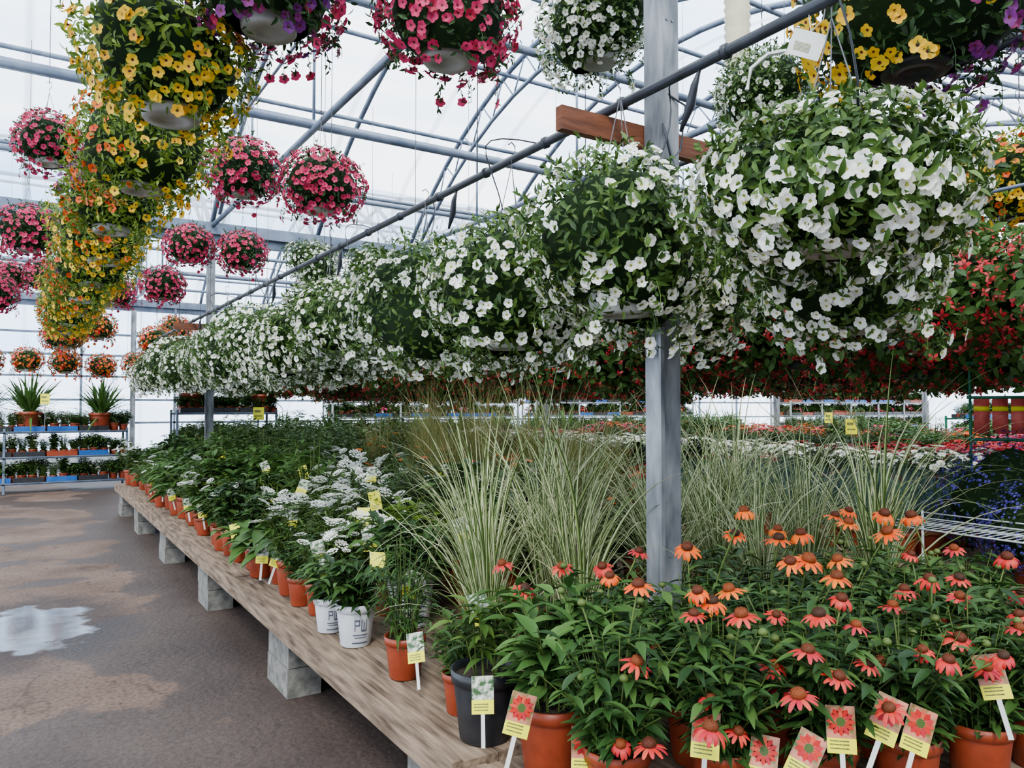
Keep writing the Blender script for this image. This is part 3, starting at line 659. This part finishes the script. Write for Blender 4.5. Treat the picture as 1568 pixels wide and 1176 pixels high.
# bench 2
LOB=ball(90,.34,.3,.3,1100,1500,star_t(5,.28,-.1,0,1,2,.15),.0125,.026,[LEAFD,CORE,BLACKP,WIRE,THROAT,BLUE],one,-.95,.5,False,flr=(.9,1.12),lump=.25,clump=.9)
rng=np.random.default_rng(5)
for p,s in(((4.95,2.25,1.06),1.05),((4.64,2.0,.9),.8),((4.95,1.75,.95),.9),((5.5,2.0,1.0),1)):
    mb=MB(); pot(mb,.13,.2,0,1); obj('blue_lobelia_pot',LOB,p,RN.uniform(0,6),s)
    obj('lobelia_nursery_pot',mb.build('p',[TERRA,SOIL]),(p[0],p[1],.645))
for X in np.arange(4.72,5.9,.27):
    for Yq in np.arange(2.8,5.0,.27): put('blue_fescue_pot',FEST,X,Yq,.645,1.2)
for X in np.arange(4.75,7.4,.42):
    Y=5.2 if X<5.9 else 1.6
    while Y<15.8:
        r=RN.random(); n,m,s=('green_perennial_pot',GRP2,1.0) if r<.35 else ('red_bedding_flower_pot',BEDR,1.1) if r<.55 else ('orange_bedding_flower_pot',BEDY,1.1) if r<.68 else ('green_perennial_pot',GRP,1.1)
        put(n,m,X,Y,.645,s*(.75 if Y<5.2 else 1)); Y+=.36
for X in np.arange(8.8,11.5,.34):
    Y=1.4
    while Y<16:
        c=math.sin(X*1.7)+math.sin(Y*.8+X)
        n,m=('white_bedding_flower_pot',BEDW) if X<9.3 else (('red_bedding_flower_pot',BEDR) if c>-.3 else ('green_perennial_pot',GRP2))
        put(n,m,X,Y,.645,1.3*(1 if m is not GRP2 else .9)); Y+=.38
for X in np.arange(13,15.9,.5):
    Y=1.4
    while Y<16.5:
        n,m=RN.choice([('red_bedding_flower_pot',BEDR),('green_perennial_pot',GRP2),('pink_bedding_flower_pot',BEDP),('orange_bedding_flower_pot',BEDY)]); put(n,m,X,Y,.645,1.5); Y+=.5

# ------------------------------------------------------------------ tags
def tagmesh(kind):
    mb=MB(); w=.034;h=.11
    box(mb,-.006,.006,-.001,.001,-.15,-h/2,0)
    def q(x0,x1,z0,z1,m,y=0): mb.faces([(x0,y,z0),(x1,y,z0),(x1,y,z1),(x0,y,z1)],[(0,1,2,3)],m)
    box(mb,-w,w,-.0008,.0008,-h/2,h/2,0)
    if kind==0: q(-w,w,-h/2,-.014,1,-.0012); q(-w,w,-.014,h/2,2,-.0012)
    elif kind==1: q(-w,w,-h/2,-.02,1,-.0012); q(-w,w,-.02,h/2,4,-.0012)
    elif kind==3: q(-w,w,-h/2,-.02,1,-.0012); q(-w,w,-.02,h/2,1,-.0012)
    for z in(-.028,-.036,-.045):
        q(-w*.8,w*.5,z,z+.003,3,-.0018)
    if kind==1:
        for k in range(12):
            a=k*math.pi/6; c,s=math.cos(a),math.sin(a); r0,r1=.008,.034; p=[(r0*c,r0*s),(r1*.7*c-.008*s,r1*.7*s+.008*c),(r1*c,r1*s),(r1*.7*c+.008*s,r1*.7*s-.008*c)]
            mb.faces([(x,-.0018,z*1.0+.018) for x,z in p],[(0,1,2,3)],5)
        mb.faces([(.011*math.cos(k*.785),-.0024,.018+.011*math.sin(k*.785)) for k in range(8)],[tuple(range(8))],6)
    return mb.build('tag',[CWHITE,YCARD,CARD,PRINT,CARDG,CORAL,BGREEN],False)
TG=[tagmesh(0),tagmesh(1),None,tagmesh(3)]
def tag(k,x,y,z,s=1):
    obj('plant_tag',TG[k],(x,y,z),-math.atan2(x,y)+RN.uniform(-.4,.4),s,RN.uniform(-.5,-.15),RN.uniform(-.4,.4))
for x,y,z in((1.385,1.785,.61),(1.74,1.44,.63),(1.83,1.37,.645),(1.9,1.31,.72),(2.0,1.24,.75),(2.38,1.15,.82),(1.27,1.95,.68),(2.12,1.22,.70),(1.6,1.52,.70)): tag(1,x,y,z,1.12)
for x,y,z in((1.27,2.17,.67),(1.34,2.82,.64),(1.45,2.5,.85)): tag(0,x,y,z,1.05)
for x,y,z in((1.34,3.88,.76),(1.92,4.65,1.0),(1.91,4.12,.95),(1.33,4.75,.68),(1.3,4.99,.67),(1.32,5.5,.68),(1.79,5.74,1.0),(1.87,7.1,1.05),(1.33,7.1,.7),(1.31,8.6,.7),(4.83,2.85,.95),(1.84,3.34,1.0),(1.5,3.2,.8),(1.7,4.3,.95),(1.6,3.95,.88),(1.4,4.2,.8),(1.36,6.2,.7),(2.0,6.4,1.05),(1.7,8.0,.95),(2.5,4.8,1.15),(5.0,4.2,1.0),(1.35,9.4,.7),(1.36,10.2,.7),(1.9,9.0,1.05),(1.34,5.9,.68),(1.33,7.8,.68),(1.55,5.2,.85),(1.6,6.0,.9),(2.2,5.4,1.1),(1.5,3.6,.82)): tag(RN.choice([0,0,3]),x,y,z,1.1)
mb=MB(); box(mb,-.006,.006,-.004,.004,-.6,-.1,0); box(mb,-.09,.09,-.003,.003,-.11,.11,1); box(mb,-.07,.03,-.005,-.003,.02,.06,2); box(mb,-.07,.06,-.005,-.003,-.05,-.03,2)
SG=mb.build('sign',[WIRE,YCARD,PRINT],False)
for p in((.35,16.6,1.75),(3.1,12.2,1.5),(9.0,6,1.35),(9.5,3.9,1.3),(12.8,9,1.4)): obj('price_sign',SG,p,-.4,.9)
mb=MB(); box(mb,-.045,.045,-.001,.001,-.075,0,0)
for x0 in np.arange(-.03,.012,.004): box(mb,x0,x0+.002,-.002,-.001,-.06,-.035,1)
tube(mb,[(0,0,0),(.02,0,.04),(.01,0,.09),(-.02,0,.09),(-.02,0,.04),(0,0,0)],.0015,4,0)
tube(mb,[(-.05,0,-.07),(-.09,.0,-.09),(-.12,0,-.14),(-.11,0,-.2)],.006,5,0)
obj('basket_hang_tag',mb.build('ht',[CWHITE,PRINT],False),(2.0,1.45,2.74),-.75,1.1,0,.35)

# ------------------------------------------------------------------ racks
def rack(name,x0,x1,y0,y1,zs,mat,items):
    e=bpy.data.objects.new(name,None); scene.collection.objects.link(e); e.location=((x0+x1)/2,(y0+y1)/2,0); cx,cy=e.location[:2]
    mb=MB()
    for x in np.linspace(x0,x1,max(2,int((x1-x0)/1.5)+1)):
        for y in(y0,y1): box(mb,x-.02-cx,x+.02-cx,y-.02-cy,y+.02-cy,0,zs[-1]+.05)
    for z in zs:
        for y in(y0,y1): box(mb,x0-cx,x1-cx,y-.02-cy,y+.02-cy,z-.04,z)
        for y in np.linspace(y0,y1,6): box(mb,x0-cx,x1-cx,y-.04-cy,y+.04-cy,z-.015,z)
    o=obj('frame',mb.build('rack',[mat],False)); o.parent=e
    mb=MB()
    for z in zs:
        x=x0+.05
        while x<x1-.5:
            for yy in (y0,y0+.32): box(mb,x-cx,x+.5-cx,yy-cy,yy+.28-cy,z,z+.09,RN.choice([0,0,1,1,1,2]))
            x+=.53
    o=obj('trays',mb.build('trays',[BLUEP,BLACKP,TERRA],False)); o.parent=e
    for z in zs:
        for yy in(.14,.45):
            x=x0+.1
            while x<x1:
                o=obj('potted_plant',RN.choice(items),(x-cx,y0+yy-cy,z-.02),RN.uniform(0,6),RN.uniform(.65,1.0)); o.parent=e; x+=.17
    return e
rack('plant_display_rack',-2.3,1.75,16.9,17.6,[.2,.68,1.15],STEEL,GRP+WFP+GRP2)
rack('plant_display_rack',2.4,4.2,15.2,15.9,[.3,.9,1.5],STEEL,GRP+GRP2)
rack('plant_display_rack',6.5,12,18.5,19.2,[.4,.9,1.35,1.75],WSTEEL,GRP+GRP2+BEDP)
rack('plant_display_rack',12.6,19,18.5,19.2,[.4,.9,1.35,1.75],WSTEEL,GRP+BEDR+GRP2)
rack('plant_display_rack',19.5,27,15,15.7,[.4,.9,1.35,1.75],WSTEEL,GRP+GRP2+BEDP)
rack('plant_display_rack',18.2,26,9,9.7,[.4,.9,1.35],GSTEEL,GRP2+GRP+BEDW)
rack('plant_display_rack',18.2,26,5,5.7,[.4,.9,1.35],WSTEEL,GRP2+BEDR)
def f_fern(mb,i): pot(mb,.13,.2,1,2); grass(mb,130,.5,.016,.18,.7,1.5,.05,(0,0),7)
FERN=mk('p',f_fern,[LEAFM,TERRA,SOIL],1)
for p in((-.6,17.15,1.16),(0.1,17.15,1.16),(1.3,17.1,1.16),(2.7,15.5,1.52),(3.4,15.5,1.52),(4.0,15.5,1.52)): put('potted_fern',FERN,p[0],p[1],p[2],1.6,0)
for k in range(14): put('potted_fern',FERN,5.0+k*1.15,17.65,0,2.3,.05)
mb=MB()
for x in(4.02,4.42):
    for y in(1.75,2.5): tube(mb,[(x,y,0),(x,y,1.0)],.008,6)
for y in np.arange(1.75,2.51,.04): tube(mb,[(4.02,y,.96),(4.42,y,.96)],.0025,4)
for x in(4.02,4.2,4.42):
    tube(mb,[(x,1.75,.955),(x,2.5,.955)],.005,4); tube(mb,[(x,1.75,.99),(x,2.5,.99)],.004,4)
obj('wire_shelf',mb.build('ws',[WSTEEL]))
mb=MB()
for x in(-.17,.17): tube(mb,[(x,0,0),(x,0,1.25)],.01,6,0)
for z in(.74,1.02,1.25): tube(mb,[(-.19,0,z),(.19,0,z)],.012,6,0)
for x in(-.105,0,.105):
    box(mb,x-.045,x+.045,-.012,.004,.78,1.01,1); box(mb,x-.045,x+.045,-.014,-.012,.93,.96,2)
obj('seed_packet_display',mb.build('fd',[GSTEEL,REDP,YCARD]),(5.45,2.55,.645),-1.1)

# ------------------------------------------------------------------ light & camera
w=bpy.data.worlds.new('overcast_sky'); scene.world=w; w.use_nodes=True; nt=w.node_tree; nt.nodes.clear()
out=N(nt,'ShaderNodeOutputWorld'); bg=N(nt,'ShaderNodeBackground'); tc=N(nt,'ShaderNodeTexCoord')
n=N(nt,'ShaderNodeTexNoise'); n.inputs['Scale'].default_value=2.2; n.inputs['Detail'].default_value=5; nt.links.new(tc.outputs['Generated'],n.inputs[0])
r=ramp(nt,[(.38,(.62,.78,1.0)),(.58,(1,1,1))]); nt.links.new(n.outputs[0],r.inputs[0]); nt.links.new(r.outputs[0],bg.inputs[0]); bg.inputs[1].default_value=5.8
nt.links.new(bg.outputs[0],out.inputs[0])
s=bpy.data.lights.new('sun','SUN'); s.energy=9.0; s.angle=.25; s.color=(1,.92,.78); so=bpy.data.objects.new('sun',s); scene.collection.objects.link(so); so.rotation_euler=(math.radians(34),math.radians(-30),0)
cam=bpy.data.cameras.new('camera'); cam.sensor_width=36; cam.lens=27.0; co=bpy.data.objects.new('camera',cam); scene.collection.objects.link(co)
co.location=(0,0,1.6); co.rotation_euler=(math.radians(91.73),0,math.radians(-32.5)); cam.clip_start=.05; scene.camera=co
